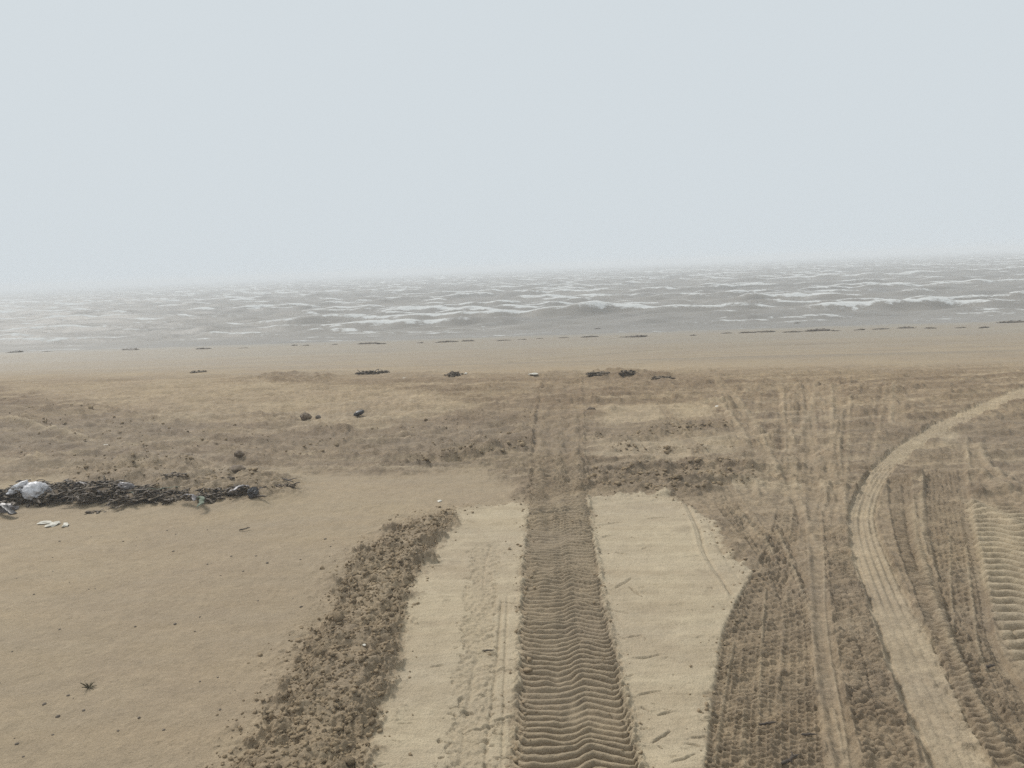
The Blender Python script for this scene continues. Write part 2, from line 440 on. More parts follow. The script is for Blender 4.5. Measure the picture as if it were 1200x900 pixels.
    lug = slump * (0.036 + 0.014 * sst(3.2, 5.0, dist)) * prof * (0.85 + 0.6 * n2[i]) * (1 - 0.25 * mid) * np.clip(wear, 0, 1.1) * (0.9 + 0.25 * n3[i])
    brk = sst(4.0, 6.5, dist)
    add[i] += mm * (-0.018 * (1 - 0.6 * brk) + lug + 0.020 * brk * L2[i] + 0.014 * brk * L3[i] + 0.034 * brk * fbm(X[i] * 6, Y[i] * 13, 59, 3) + 0.018 * brk * np.cos(t * 9.0) * (0.6 + n2[i]))
    rim = np.exp(-((np.abs(t) - 1.05) / 0.07) ** 2) * np.clip(0.3 + 1.4 * n4[i] + n3[i], 0, 1)
    add[i] += 0.020 * rim * near_f[i]
    press(i, mm, 0.8)
    damp[i] = damp[i] * (1 - mm) + mm * np.clip(0.42 + 0.22 * brk + 0.45 * n3[i] * brk + 0.25 * n3[i] - 0.20 * prof * (1 - brk) + 0.25 * sst(8, 11, dist) + 0.15 * brk * np.cos(t * 9.0 + 3.1), 0, 1)  # damp sand, with shade in the grooves between lugs put into the colour
    pale[i] = pale[i] * (1 - mm) + mm * (0.25 * (1 - brk))

    def tread(T, depth, fn, dampv, palev, amt=0.85, ed=1.0, warp=0.05, smax=None):
        i, s, t, w = T.st(X, Y)
        mm = 1 - sst(0.92, 1.06, np.abs(t) + warp * (n3[i] + n4[i]))
        mm = mm * sst(0, 0.15, s) * sst(0, 0.35, T.len - s)
        add[i] += mm * (-depth * (1 - 0.6 * sst(5, 8, D[i])) + fn(s, t, w, i)) + ed * (1 - 0.75 * sst(4.5, 6.5, D[i])) * 0.010 * np.exp(-((np.abs(t) - 1.10) / 0.11) ** 2) * sst(0, 0.3, T.len - s) * sst(0, 0.15, s) * np.clip(0.6 + 1.3 * n3[i] + 0.9 * n4[i], 0, 1.6)
        press(i, mm, amt)
        if dampv is not None:
            damp[i] = damp[i] * (1 - mm) + mm * np.clip(dampv + 0.35 * n3[i] + 0.30 * n2[i] + 0.25 * n4[i], 0, 1)
            pale[i] = pale[i] * (1 - mm) + mm * np.clip(palev + 0.25 * n2[i] * (palev > 0), 0, 1)

    def block(s, t, w, i):
        a = t * w / 0.028 + 0.10 * n3[i]; b = s / (0.030 + 0.014 * sst(2.8, 5, D[i])) + 0.5 * (np.floor(a) % 2) + 0.25 * n3[i]
        fa = np.abs(a - np.floor(a) - 0.5) * 2; fb = np.abs(b - np.floor(b) - 0.5) * 2
        return 0.021 * np.clip(np.maximum(sst(0.55, 0.9, fa) * 0.7, sst(0.4, 0.9, fb)) * (0.75 + 0.9 * n3[i]) + 0.7 * n4[i], 0, 1.1)

    def lateral(s, t, w, i):
        return 0.024 * lug_profile((s + 0.05 * np.abs(t) * w + 0.010 * n3[i]) / 0.036, 0.35) * (0.7 + 0.6 * n3[i]) + 0.010 * L3[i]

    def fine(s, t, w, i):
        return 0.020 * lug_profile((s + 0.010 * n3[i]) / 0.032 + 0.5 * (np.floor(t * 2.5 + 0.3 * n3[i]) % 2), 0.4) * (0.6 + n3[i]) + 0.015 * L3[i] + 0.010 * n4[i]

    def ribs(s, t, w, i):
        ff = (0.22 + 0.78 * sst(3.2, 4.4, D[i])) * sst(13, 9, D[i])
        rb = 0.5 + 0.5 * np.cos(np.clip(t, -0.9, 0.9) / 0.9 * np.pi * 5)
        lip = np.clip(0.75 + 0.9 * n3[i] + 0.5 * n2[i], 0.2, 1.3) * (0.026 * np.exp(-((t + 0.98) / 0.10) ** 2) - 0.018 * np.exp(-((t + 0.74) / 0.08) ** 2))
        rag = sst(0.15, 0.9, t + 0.5 * n3[i]) * 0.012 * (L3[i] + n4[i]) * (1 - 0.7 * ff) + 0.010 * L3[i] * np.clip(n3[i], 0, 1)
        return 0.015 * np.sqrt(rb) * ff * np.clip(0.8 + n2[i], 0.4, 1) + lip * sst(6.0, 4.2, D[i]) + rag

    def ghost(s, t, w, i):
        return (0.010 * (0.5 + 0.5 * np.cos(t * 8)) + 0.020 * lug_profile((s + 0.02 * n3[i]) / 0.11, 0.4) * (0.5 + n3[i])) * np.clip(0.5 + 1.3 * n2[i], 0, 1)

    def wavy(s, t, w, i):
        return 0.034 * lug_profile((s + 0.018 * np.sin(t * 5) + 0.012 * n3[i]) / 0.085, 0.3)

    tread(T_BLOCK, 0.018, block, 0.42, 0.0, ed=0.4, warp=0.02)
    tread(T_BLOCK2, 0.016, block, 0.42, 0.0, ed=0.5)
    tread(T_FINE, 0.016, fine, 0.46, 0.0, ed=0.8)
    tread(T_SHARP, 0.022, lambda s, t, w, i: np.where(t > 0.62, 0.0, block(s, t, w, i)), 0.55, 0.0, ed=0.6, warp=0.01)
    tread(T_LAT, 0.022, lateral, 0.58, 0.0, ed=0.9)
    tread(T_WAVY, 0.020, wavy, 0.02, 0.55, ed=0.2)
    tread(T_GROOVE, 0.009, lambda s, t, w, i: 0.006 * L3[i] + 0.014 * np.exp(-((t + 0.75) / 0.35) ** 2), 0.36, 0.08, amt=0.6, ed=0.9, warp=0.35)
    tread(T_SCUFF, 0.006, lambda s, t, w, i: 0.008 * L3[i] + 0.008 * n4[i], 0.02, 0.72, amt=0.4, ed=0.0, warp=0.9)
    tread(T_CAR, 0.026, ribs, 0.10, 0.50, amt=0.9, ed=0.6, warp=0.12)
    for G in GHOSTS:
        tread(G, 0.007, ghost, 0.40, 0.08, amt=0.2, ed=0.9, warp=0.5)

    for p, rad, hh, broken in LINES:
        lo = p.min(0) - 4 * rad; hi = p.max(0) + 4 * rad
        j = np.nonzero((X > lo[0]) & (X < hi[0]) & (Y > lo[1]) & (Y < hi[1]))[0]
        if len(j) == 0: continue
        best = np.full(len(j), 1e9); wv = 0.012 if broken == 2 else 0.05 if broken else 0.4 * rad; x = X[j] + wv * n3[j]; y = Y[j] + wv * n3[j] + (0.12 * n2[j] if broken == 1 else 0)
        for a, b in zip(p[:-1], p[1:]):
            e = b - a; tt = np.clip(((x - a[0]) * e[0] + (y - a[1]) * e[1]) / (e @ e + 1e-12), 0, 1)
            best = np.minimum(best, (x - a[0] - tt * e[0]) ** 2 + (y - a[1] - tt * e[1]) ** 2)
        g = np.exp(-best / (rad * rad)) * (np.clip(0.75 + 1.1 * n2[j] + 0.4 * n3[j], 0, 1.1) * (1 - pl[j]) if broken == 2 else np.clip(0.5 + 1.3 * n2[j] + 0.5 * n3[j], 0, 1.2) * (1 - pl[j]) if broken else np.clip(0.8 + 0.7 * n2[j], 0.2, 1.2))
        add[j] += hh * g
        if rad > 0.09: damp[j] = np.maximum(damp[j], 0.8 * g)
        if hh > 0 and broken != 1: damp[j] *= (1 - (0.5 if broken else 0.75) * np.clip(g, 0, 1)); pale[j] = np.maximum(pale[j], (0.15 if broken else 0.35) * g)
    for a, b, wgt in CRACKS:
        lo = np.minimum(a, b) - 0.05; hi = np.maximum(a, b) + 0.05
        j = np.nonzero((X > lo[0]) & (X < hi[0]) & (Y > lo[1]) & (Y < hi[1]))[0]
        if len(j) == 0: continue
        e = b - a; x = X[j]; y = Y[j] + 0.02 * n3[j] + 0.006 * n4[j]
        tt = np.clip(((x - a[0]) * e[0] + (y - a[1]) * e[1]) / (e @ e), 0, 1)
        d = np.sqrt((x - a[0] - tt * e[0]) ** 2 + (y - a[1] - tt * e[1]) ** 2)
        sgn = (y - a[1] - tt * e[1])
        wdt = 0.0042 * wgt * (0.3 + np.sin(np.pi * tt)) * np.clip(D[j] / 3, 0.8, 2)
        add[j] += -0.016 * wgt * np.exp(-(d / wdt) ** 2) + 0.004 * wgt * np.exp(-((sgn - 0.009) / 0.007) ** 2) * np.exp(-(d / 0.02) ** 2)

    loose = 0.034 * L1 + 0.028 * L2 + 0.014 * L3 + 0.016 * n3 + 0.010 * n4 - 0.014
    zl = land(X, Y)
    z = zl + (z - zl) * (0.35 + 0.65 * smooth_) + churn * smooth_ * loose + add + 0.0018 * n4 + 0.004 * n3 * (1 - pl) * smooth_
    # beach face: smooth, firm, darker and greyer towards the water
    face = sst(10.2, 12.4, qb + 0.5 * n2 + 0.5 * streak2)
    long_ = fbm(X * 0.10 + 0.3 * n1, q * 2.6 + 0.4 * n1, 67, 4)
    z = z + face * (0.012 * long_ + 0.006 * hump)
    damp = damp * (1 - face) + face * np.clip(0.16 + 0.9 * long_ + 0.25 * streak, 0, 0.75)
    pale = pale * (1 - face) + face * 0.06
    zz = land(X, Y)
    wl = land(X, Y) + 0.03 * streak + 0.03 * n1
    wet = np.clip(0.55 * sst(0.08, -0.10, wl) + 0.20 * sst(-0.22, -0.34, wl) + 0.25 * sst(-0.66, -0.86, wl), 0, 1)
    wet = np.maximum(wet, (0.42 + 0.25 * long_) * face)
    rough = np.clip(churn * smooth_ * 0.8 + 0.35 * back + 0.35 * rg + 0.25, 0, 1) * (1 - 0.6 * pl) * (1 - 0.6 * face)
    return z, np.clip(pale, 0, 1), np.clip(damp, 0, 1), wet, rough


def ground_z(x, y):
    return float(ground(np.array([x]), np.array([y]))[0][0])


# ------------------------------------------------------------------ mesh helpers
def grid_mesh(name, X, Y, Z, closed, attrs=None):
    nr, nc = X.shape
    me = bpy.data.meshes.new(name)
    co = np.stack([X, Y, Z], -1).reshape(-1, 3).astype(np.float32)
    ids = np.arange(nr * nc).reshape(nr, nc)
    if closed:
        ids2 = np.concatenate([ids, ids[:, :1]], 1)
    else:
        ids2 = ids
    f = np.stack([ids2[:-1, :-1], ids2[:-1, 1:], ids2[1:, 1:], ids2[1:, :-1]], -1).reshape(-1, 4)[:, ::-1]
    me.vertices.add(len(co)); me.vertices.foreach_set("co", co.ravel())
    me.loops.add(f.size); me.loops.foreach_set("vertex_index", f.ravel().astype(np.int32))
    me.polygons.add(len(f)); me.polygons.foreach_set("loop_start", (np.arange(len(f)) * 4).astype(np.int32))
    me.polygons.foreach_set("use_smooth", np.ones(len(f), bool))
    me.update(calc_edges=True)
    for nm, val in (attrs or {}).items():
        a = me.attributes.new(nm, 'FLOAT', 'POINT'); a.data.foreach_set("value", val.ravel().astype(np.float32))
    return me


def raw_mesh(name, V, F, smooth=True):
    me = bpy.data.meshes.new(name)
    V = np.asarray(V, np.float32); F = np.asarray(F, np.int32)
    k = F.shape[1]
    me.vertices.add(len(V)); me.vertices.foreach_set("co", V.ravel())
    me.loops.add(F.size); me.loops.foreach_set("vertex_index", F.ravel())
    me.polygons.add(len(F)); me.polygons.foreach_set("loop_start", (np.arange(len(F)) * k).astype(np.int32))
    me.polygons.foreach_set("use_smooth", np.full(len(F), smooth))
    me.update(calc_edges=True)
    return me


def put(name, me, mat=None, loc=(0, 0, 0), rot=(0, 0, 0), scale=(1, 1, 1), label=None, cat=None, group=None, kind=None, parent=None):
    o = bpy.data.objects.new(name, me)
    COL.objects.link(o)
    o.location = loc; o.rotation_euler = rot; o.scale = scale
    if mat and me is not None and not me.materials: me.materials.append(mat)
    if label: o["label"] = label
    if cat: o["category"] = cat
    if group: o["group"] = group
    if kind: o["kind"] = kind
    if parent: o.parent = parent
    return o


# ------------------------------------------------------------------ materials
def new_mat(name):
    mt = bpy.data.materials.new(name); mt.use_nodes = True
    t = mt.node_tree; return mt, t, t.nodes["Principled BSDF"]


def N(t, kind, **kw):
    n = t.nodes.new(kind)
    for k, v in kw.items():
        setattr(n, k, v)
    return n


def mixc(t, fac, a, b, blend='MIX'):
    n = N(t, "ShaderNodeMix", data_type='RGBA', blend_type=blend)
    for sock, val in ((0, fac), (6, a), (7, b)):
        if hasattr(val, "is_output"): t.links.new(val, n.inputs[sock])
        elif sock == 0: n.inputs[0].default_value = val
        else: n.inputs[sock].default_value = (*val, 1)
    return n.outputs[2]


def noise_out(t, scale, detail=4, rough=0.6, vec=None, lo=None, hi=None, o0=0.0, o1=1.0):
    n = N(t, "ShaderNodeTexNoise"); n.inputs["Scale"].default_value = scale
    n.inputs["Detail"].default_value = detail; n.inputs["Roughness"].default_value = rough
    if vec is not None: t.links.new(vec, n.inputs["Vector"])
    if lo is None: return n.outputs[0]
    r = N(t, "ShaderNodeMapRange"); r.inputs[1].default_value, r.inputs[2].default_value = lo, hi
    r.inputs[3].default_value, r.inputs[4].default_value = o0, o1
    t.links.new(n.outputs[0], r.inputs[0])
    return r.outputs[0]


SAND_MID, SAND_PALE, SAND_DAMP, SAND_WET = (0.305, 0.230, 0.140), (0.456, 0.373, 0.246), (0.180, 0.129, 0.078), (0.222, 0.194, 0.148)


def sand_material(name, use_attr=True, damp=0.7):
    mt, t, b = new_mat(name)
    geo = N(t, "ShaderNodeNewGeometry").outputs["Position"] if use_attr else N(t, "ShaderNodeTexCoord").outputs["Object"]
    if use_attr:
        P = N(t, "ShaderNodeAttribute", attribute_name="pale").outputs["Fac"]
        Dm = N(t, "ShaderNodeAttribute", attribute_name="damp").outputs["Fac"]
        Wt = N(t, "ShaderNodeAttribute", attribute_name="wet").outputs["Fac"]
    else:
        P, Dm, Wt = (0.0, damp, 0.0) if damp > 0 else (0.9, 0.0, 0.0)
    c = mixc(t, P, SAND_MID, SAND_PALE)
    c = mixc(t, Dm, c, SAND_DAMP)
    c = mixc(t, Wt, c, SAND_WET)
    # hue drift, mottling and grain
    c = mixc(t, noise_out(t, 0.9, 5, 0.6, geo, 0.35, 0.65), c, mixc(t, 1.0, c, (0.93, 0.92, 0.95), 'MULTIPLY'))
    c = mixc(t, noise_out(t, 14, 6, 0.7, geo, 0.3, 0.7), mixc(t, 1.0, c, (0.90, 0.90, 0.89), 'MULTIPLY'), mixc(t, 1.0, c, (1.07, 1.07, 1.07), 'MULTIPLY'))
    c = mixc(t, noise_out(t, 160, 3, 0.8, geo, 0.30, 0.70), mixc(t, 1.0, c, (0.80, 0.79, 0.78), 'MULTIPLY'), mixc(t, 1.0, c, (1.17, 1.17, 1.18), 'MULTIPLY'))
    if use_attr:
        Mo = N(t, "ShaderNodeAttribute", attribute_name="mottle").outputs["Fac"]
        mp = N(t, "ShaderNodeMapping"); mp.inputs["Scale"].default_value = (0.8, 1.15, 1.0); t.links.new(geo, mp.inputs[0])
        for sc_, lo_, hi_ in ((4.0, 0.82, 1.14), (17.0, 0.74, 1.22), (52.0, 0.76, 1.22)):
            f_ = noise_out(t, sc_, 4, 0.7, mp.outputs[0], 0.30, 0.70)
            v_ = mixc(t, f_, mixc(t, 1.0, c, (lo_, lo_ * 0.985, lo_ * 0.97), 'MULTIPLY'), mixc(t, 1.0, c, (hi_, hi_, hi_), 'MULTIPLY'))
            c = mixc(t, Mo, c, v_)
    # dark shell and grit specks
    vo = N(t, "ShaderNodeTexVoronoi"); vo.inputs["Scale"].default_value = 22; t.links.new(geo, vo.inputs["Vector"])
    r = N(t, "ShaderNodeMapRange"); r.inputs[1].default_value, r.inputs[2].default_value = 0.075, 0.11
    r.inputs[3].default_value, r.inputs[4].default_value = 0.55, 0.0
    t.links.new(vo.outputs["Distance"], r.inputs[0])
    gate = N(t, "ShaderNodeMath", operation='MULTIPLY'); t.links.new(r.outputs[0], gate.inputs[0])
    t.links.new(noise_out(t, 2.2, 3, 0.5, geo, 0.48, 0.62), gate.inputs[1])
    c = mixc(t, gate.outputs[0], c, (0.10, 0.075, 0.055))
    t.links.new(c, b.inputs["Base Color"])
    b.inputs["Roughness"].default_value = 0.93
    b.inputs["Specular IOR Level"].default_value = 0.25
    if use_attr:
        rr = N(t, "ShaderNodeMapRange"); rr.inputs[3].default_value, rr.inputs[4].default_value = 0.93, 0.5
        t.links.new(Wt, rr.inputs[0]); t.links.new(rr.outputs[0], b.inputs["Roughness"])
    bm = N(t, "ShaderNodeBump"); bm.inputs["Strength"].default_value = 0.8; bm.inputs["Distance"].default_value = 0.008
    t.links.new(noise_out(t, 110, 4, 0.75, geo), bm.inputs["Height"])
    bm2 = N(t, "ShaderNodeBump"); bm2.inputs["Strength"].default_value = 0.45; bm2.inputs["Distance"].default_value = 0.016
    t.links.new(noise_out(t, 38, 4, 0.7, geo), bm2.inputs["Height"]); t.links.new(bm.outputs[0], bm2.inputs["Normal"])
    t.links.new(bm2.outputs[0], b.inputs["Normal"])
    return mt


def plain(name, col, col2=None, rough=0.8, scale=40, trans=0.0, spec=0.3, bump=0.3):
    mt, t, b = new_mat(name)
    tcx = N(t, "ShaderNodeTexCoord").outputs["Object"]
    f = noise_out(t, scale, 5, 0.65, tcx, 0.35, 0.65)
    t.links.new(mixc(t, f, col, col2 or tuple(c * 0.6 for c in col)), b.inputs["Base Color"])
    b.inputs["Roughness"].default_value = rough; b.inputs["Specular IOR Level"].default_value = spec
    b.inputs["Subsurface Weight"].default_value = trans; b.inputs["Subsurface Radius"].default_value = (0.02, 0.02, 0.02)
    bm = N(t, "ShaderNodeBump"); bm.inputs["Strength"].default_value = bump; bm.inputs["Distance"].default_value = 0.005
    t.links.new(noise_out(t, scale * 2, 4, 0.7, tcx), bm.inputs["Height"]); t.links.new(bm.outputs[0], b.inputs["Normal"])
    return mt


M_SAND = sand_material("beach_sand")
M_CLOD = sand_material("damp_sand_clods", False, 0.20)
M_WEED = plain("dark_seaweed", (0.046, 0.032, 0.021), (0.105, 0.077, 0.050), 0.6)
M_WEED2 = plain("drying_seaweed", (0.16, 0.122, 0.080), (0.07, 0.052, 0.035), 0.75)
M_BAG = plain("white_plastic", (0.58, 0.57, 0.58), (0.40, 0.385, 0.39), 0.4, 18, 0.15, 0.5)
M_GREY = plain("grey_plastic", (0.21, 0.185, 0.18), (0.09, 0.078, 0.074), 0.45, 18, 0, 0.5)
M_BLACK = plain("black_plastic", (0.016, 0.014, 0.014), (0.03, 0.026, 0.025), 0.5, 20, 0, 0.5)
M_GREEN = plain("green_rag", (0.07, 0.095, 0.06), (0.20, 0.21, 0.16), 0.8, 30)
M_FOAM = plain("white_foam_plastic", (0.58, 0.55, 0.48), (0.42, 0.38, 0.31), 0.7, 60)
M_STONE = plain("dark_stone", (0.075, 0.052, 0.036), (0.18, 0.135, 0.09), 0.8, 30)
M_PEB = plain("pebble", (0.10, 0.08, 0.062), (0.17, 0.135, 0.10), 0.8, 60)
M_SHELL = plain("white_shell", (0.60, 0.57, 0.50), (0.45, 0.41, 0.34), 0.5, 60)
M_MUD = plain("sandy_mud", (0.085, 0.062, 0.042), (0.17, 0.128, 0.085), 0.9, 30)
M_WOOD = plain("wet_driftwood", (0.045, 0.034, 0.026), (0.09, 0.07, 0.052), 0.75, 50)
M_PLANT = plain("dry_plant", (0.075, 0.062, 0.035), (0.11, 0.09, 0.05), 0.7, 50)


def sea_material():
    mt, t, b = new_mat("sea_water")
    geo = N(t, "ShaderNodeNewGeometry").outputs["Position"]
    F = N(t, "ShaderNodeAttribute", attribute_name="foam").outputs["Fac"]
    mp = N(t, "ShaderNodeMapping"); mp.inputs["Scale"].default_value = (0.5, 1.0, 1.0); t.links.new(geo, mp.inputs[0])
    brk = noise_out(t, 2.6, 6, 0.75, mp.outputs[0], 0.32, 0.68, -0.45, 0.45)
    ad = N(t, "ShaderNodeMath", operation='ADD'); t.links.new(F, ad.inputs[0]); t.links.new(brk, ad.inputs[1])
    st_ = N(t, "ShaderNodeMapRange", interpolation_type='SMOOTHSTEP'); st_.inputs[1].default_value, st_.inputs[2].default_value = 0.42, 0.80
    t.links.new(ad.outputs[0], st_.inputs[0])
    wc = mixc(t, noise_out(t, 0.12, 4, 0.6, mp.outputs[0], 0.35, 0.65), (0.172, 0.158, 0.140), (0.210, 0.190, 0.164))
    c = mixc(t, st_.outputs[0], wc, (0.475, 0.475, 0.46))
    t.links.new(c, b.inputs["Base Color"])
    rr = N(t, "ShaderNodeMapRange"); rr.inputs[3].default_value, rr.inputs[4].default_value = 0.48, 0.85
    t.links.new(st_.outputs[0], rr.inputs[0]); t.links.new(rr.outputs[0], b.inputs["Roughness"])
    b.inputs["IOR"].default_value = 1.33; b.inputs["Specular IOR Level"].default_value = 0.22
    bm = N(t, "ShaderNodeBump"); bm.inputs["Strength"].default_value = 0.8; bm.inputs["Distance"].default_value = 0.10
    t.links.new(noise_out(t, 1.6, 6, 0.65, mp.outputs[0]), bm.inputs["Height"]); t.links.new(bm.outputs[0], b.inputs["Normal"])
    return mt


M_SEA = sea_material()

# ------------------------------------------------------------------ ground: one sheet, rings round the viewpoint, finest where detail is fine
def az_columns(step, half, grow):
    d = list(np.arange(-half, half + 1e-6, step)); s = step; a = half; side = []
    while True:
        s *= grow
        if a + s >= 179.5: break
        a += s; side.append(a)
    return np.radians(np.array([-x for x in reversed(side)] + d + side))


az = az_columns(0.080, 38.0, 1.08)
rr_ = list(np.geomspace(0.25, 1.95, 16, endpoint=False)); r = 1.95
while r < 62:
    rr_.append(r)
    st = r * r / 1435 * (0.85 if r < 4.0 else 0.66 if r < 6.3 else 1.2)
    cap = 0.055 if r < 15 else 0.055 + (r - 15) * 0.016
    r += min(st, cap)
R_, A_ = np.meshgrid(np.array(rr_), az, indexing='ij')
GX, GY = R_ * np.sin(A_), R_ * np.cos(A_)
gz, gp, gd, gw, gr_ = ground(GX, GY)
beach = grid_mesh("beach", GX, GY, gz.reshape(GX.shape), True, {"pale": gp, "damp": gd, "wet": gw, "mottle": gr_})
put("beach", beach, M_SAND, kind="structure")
# dry land going on behind and to the sides, and the sea bed
a2 = np.radians(np.arange(-180, 180, 3.0)); r2 = np.array([61.5, 90, 150, 300, 700, 1500, 4000.0])
R2, A2 = np.meshgrid(r2, a2, indexing='ij'); X2, Y2 = R2 * np.sin(A2), R2 * np.cos(A2)
Z2 = np.where(Y2 > -20, np.minimum(land(X2, Y2), 0.05), 0.02) - 0.004
put("ground", grid_mesh("ground", X2, Y2, Z2, True, {"pale": X2 * 0 + .2, "damp": X2 * 0 + .2, "wet": np.where(Z2 < -0.8, 1.0, 0.0), "mottle": X2 * 0 + .3}), M_SAND, kind="structure")

# ------------------------------------------------------------------ sea: wind waves running in to the beach
sa = np.radians(np.concatenate([np.arange(-88, -45, 1.2), np.arange(-45, 45, 0.22), np.arange(45, 88.1, 1.2)]))
sr = []; r = 21.0
while r < 5000:
    sr.append(r)
    r += 0.30 if r < 90 else 0.30 + (r - 90) * 0.0085 if r < 420 else r * 0.08
SR, SA = np.meshgrid(np.array(sr), sa, indexing='ij'); SX, SY = SR * np.sin(SA), SR * np.cos(SA)
q = SY + 0.09 * SX
depth_f = sst(27.6, 34, q)
rw = random.Random(11)
fade = sst(900, 150, SR)
chop = np.zeros(SX.shape)
ww = 0.9 * fbm(SX * 0.05, SY * 0.06, 71, 4)
for k in range(9):
    lam = rw.uniform(1.2, 3.6); th = rw.gauss(-0.07, 0.5)
    p = (math.sin(th) * SX + math.cos(th) * SY) * 2 * math.pi / lam + rw.uniform(0, 6.28) + ww * 3
    chop += 0.016 * lam ** 0.8 * np.sin(p)
# breakers: rows that open out with depth, each row broken along its length
q2 = np.maximum(q, 24.0) + 2.2 * fbm(SX * 0.045, SY * 0.05, 73, 4)
lam_q = 3.4 + 0.13 * np.clip(q2 - 27, 0, 50)
g = np.log(3.4 + 0.13 * np.clip(q2 - 27, 0, 50)) / 0.13 + np.maximum(q2 - 77, 0) / 9.9 + np.minimum(q2 - 27, 0) / 3.4
hz = chop * (0.1 + 0.9 * depth_f)
foam = np.zeros(SX.shape)
for k, (off, sc_, hh) in enumerate(((0.0, 1.45, 0.24), (0.37, 1.0, 0.24))):
    ph = g * sc_ + off + 0.35 * fbm(SX * 0.09, SY * 0.03, 76 + k, 3)
    A = np.clip(0.52 + 0.80 * noise(SX * 0.075, g * 1.2 * sc_, 81 + k) + 0.55 * noise(SX * 0.26, g * 1.8, 85 + k), 0, 1.2)
    c = 0.5 + 0.5 * np.cos(2 * math.pi * ph)
    hz = hz + hh * A * (c ** 2.6 - 0.25) * (0.06 + 0.94 * depth_f) * (0.4 + 0.6 * fade)
    f_ = ph - np.floor(ph + 0.5)                      # -0.5..0.5, 0 on the crest, negative on the landward face
    front = np.exp(-((f_ + 0.03) / 0.062) ** 2); back_ = np.exp(-np.clip(f_, 0, 1) / 0.12) * (f_ > 0)
    foam = np.maximum(foam, np.maximum(front, 0.60 * back_) * sst(0.34, 0.85, A))
thin = 1 - np.abs(fbm(SX * 0.10, SY * 0.8, 91, 3)) * 10            # long thin foam lines left on the water
foam = np.maximum(foam, np.clip(thin, 0, 1) * np.clip(0.30 + 1.0 * noise(SX * 0.12, SY * 0.3, 93), 0, 0.65)) * (0.45 + 0.55 * depth_f)
edge = np.exp(-((q - 28.2 - 1.0 * noise(SX * 0.25, SY * 0.25, 95)) / 0.22) ** 2) + 0.8 * np.exp(-((q - 30.2 - 1.5 * noise(SX * 0.2, SY * 0.2, 97)) / 0.35) ** 2)
foam = np.maximum(foam, 0.8 * edge * np.clip(0.5 + noise(SX * 0.3, SY * 0.3, 99), 0, 1))
hz = hz + 0.06 * np.clip(foam, 0, 1) * depth_f
put("sea", grid_mesh("sea", SX, SY, SEA + hz, False, {"foam": foam}), M_SEA, kind="structure")

# ------------------------------------------------------------------ small shape builders
def ico(sub):
    import bmesh
    bm = bmesh.new(); bmesh.ops.create_icosphere(bm, subdivisions=sub, radius=1.0)
    V = np.array([v.co[:] for v in bm.verts]); F = np.array([[v.index for v in f.verts] for f in bm.faces]); bm.free()
    return V, F


ICO = {k: ico(k) for k in (1, 2, 3, 4)}


def noise3(V, f, seed):
    return (noise(V[:, 0] * f + V[:, 2] * 1.7 * f, V[:, 1] * f - V[:, 2] * 1.3 * f, seed) + noise(V[:, 1] * f + 5.1, V[:, 2] * f + 2.2 + V[:, 0] * f, seed + 3)) * 0.7


def lump(sub, seed, amp=0.35, f=1.1, flat=1.0, facet=False):
    V, F = ICO[sub]
    d = 1 + amp * noise3(V, f, seed) + 0.4 * amp * noise3(V, f * 2.7, seed + 7)
    W = V * d[:, None]; W = W * np.array([1, 1, flat])
    return W, F


def rod(pts, rad, sides=5, flat=1.0):
    """tapered bent rod through points"""
    pts = np.asarray(pts, float); n = len(pts); V = []; F = []
    rad = np.broadcast_to(rad, (n,))
    tg = np.gradient(pts, axis=0); tg /= np.linalg.norm(tg, axis=1)[:, None] + 1e-9
    for i in range(n):
        u = np.cross(tg[i], [0.1, 0.2, 1.0]); u /= np.linalg.norm(u) + 1e-9; w = np.cross(u, tg[i])
        for k in range(sides):
            a = 2 * math.pi * k / sides
            V.append(pts[i] + (u * math.cos(a) + w * math.sin(a) * flat) * rad[i])
    for i in range(n - 1):
        for k in range(sides):
            k2 = (k + 1) % sides
            F.append([i * sides + k, i * sides + k2, (i + 1) * sides + k2, (i + 1) * sides + k])
    return np.array(V), np.array(F)


def join(parts):
    V = []; F = []; o = 0
    for v, f in parts:
        V.append(v); F.append(f + o); o += len(v)
    return np.vstack(V), np.vstack(F)


def weed_mesh(name, lx, ly, hgt, n, seed, thick=0.006, wild=1.0):
    """tangled heap of strands over a low core"""
    rg = np.random.default_rng(seed); parts = []
    for k in range(n):
        x = rg.uniform(-1, 1); y = rg.uniform(-1, 1)
        if x * x + y * y > 1: x *= 0.6; y *= 0.6
        top = hgt * (1 - 0.85 * (x * x + y * y)) * rg.uniform(0.1, 1.05)
        a = rg.normal(0, 0.9); L = rg.uniform(0.25, 0.7) * min(lx, 0.35) * 1.2; seg = 6
        p = np.array([x * lx, y * ly, top]); pts = []
        va = rg.normal(0, 0.35)
        for i in range(seg):
            pts.append(p.copy()); a += rg.normal(0, 0.75 * wild); va = 0.5 * va + rg.normal(-0.10, 0.35) * wild
            p = p + np.array([math.cos(a), math.sin(a) * 0.7, math.sin(va) * 0.7]) * L / seg
            p[2] = max(p[2], -0.01)
        rd = thick * rg.uniform(0.5, 2.6) * np.array([0.5, 1, 1.1, 1, 0.9, 0.4])
        parts.append(rod(pts, rd, 4, rg.uniform(0.12, 0.5)))
    V, F = join(parts)
    return raw_mesh(name, V, F)


def core_mesh(name, lx, ly, hgt, seed):
    V, F = lump(3, seed, 0.45, 1.6)
    V = V * np.array([lx, ly, hgt]); V[:, 2] = np.maximum(V[:, 2], -0.02)
    return raw_mesh(name, V, F)


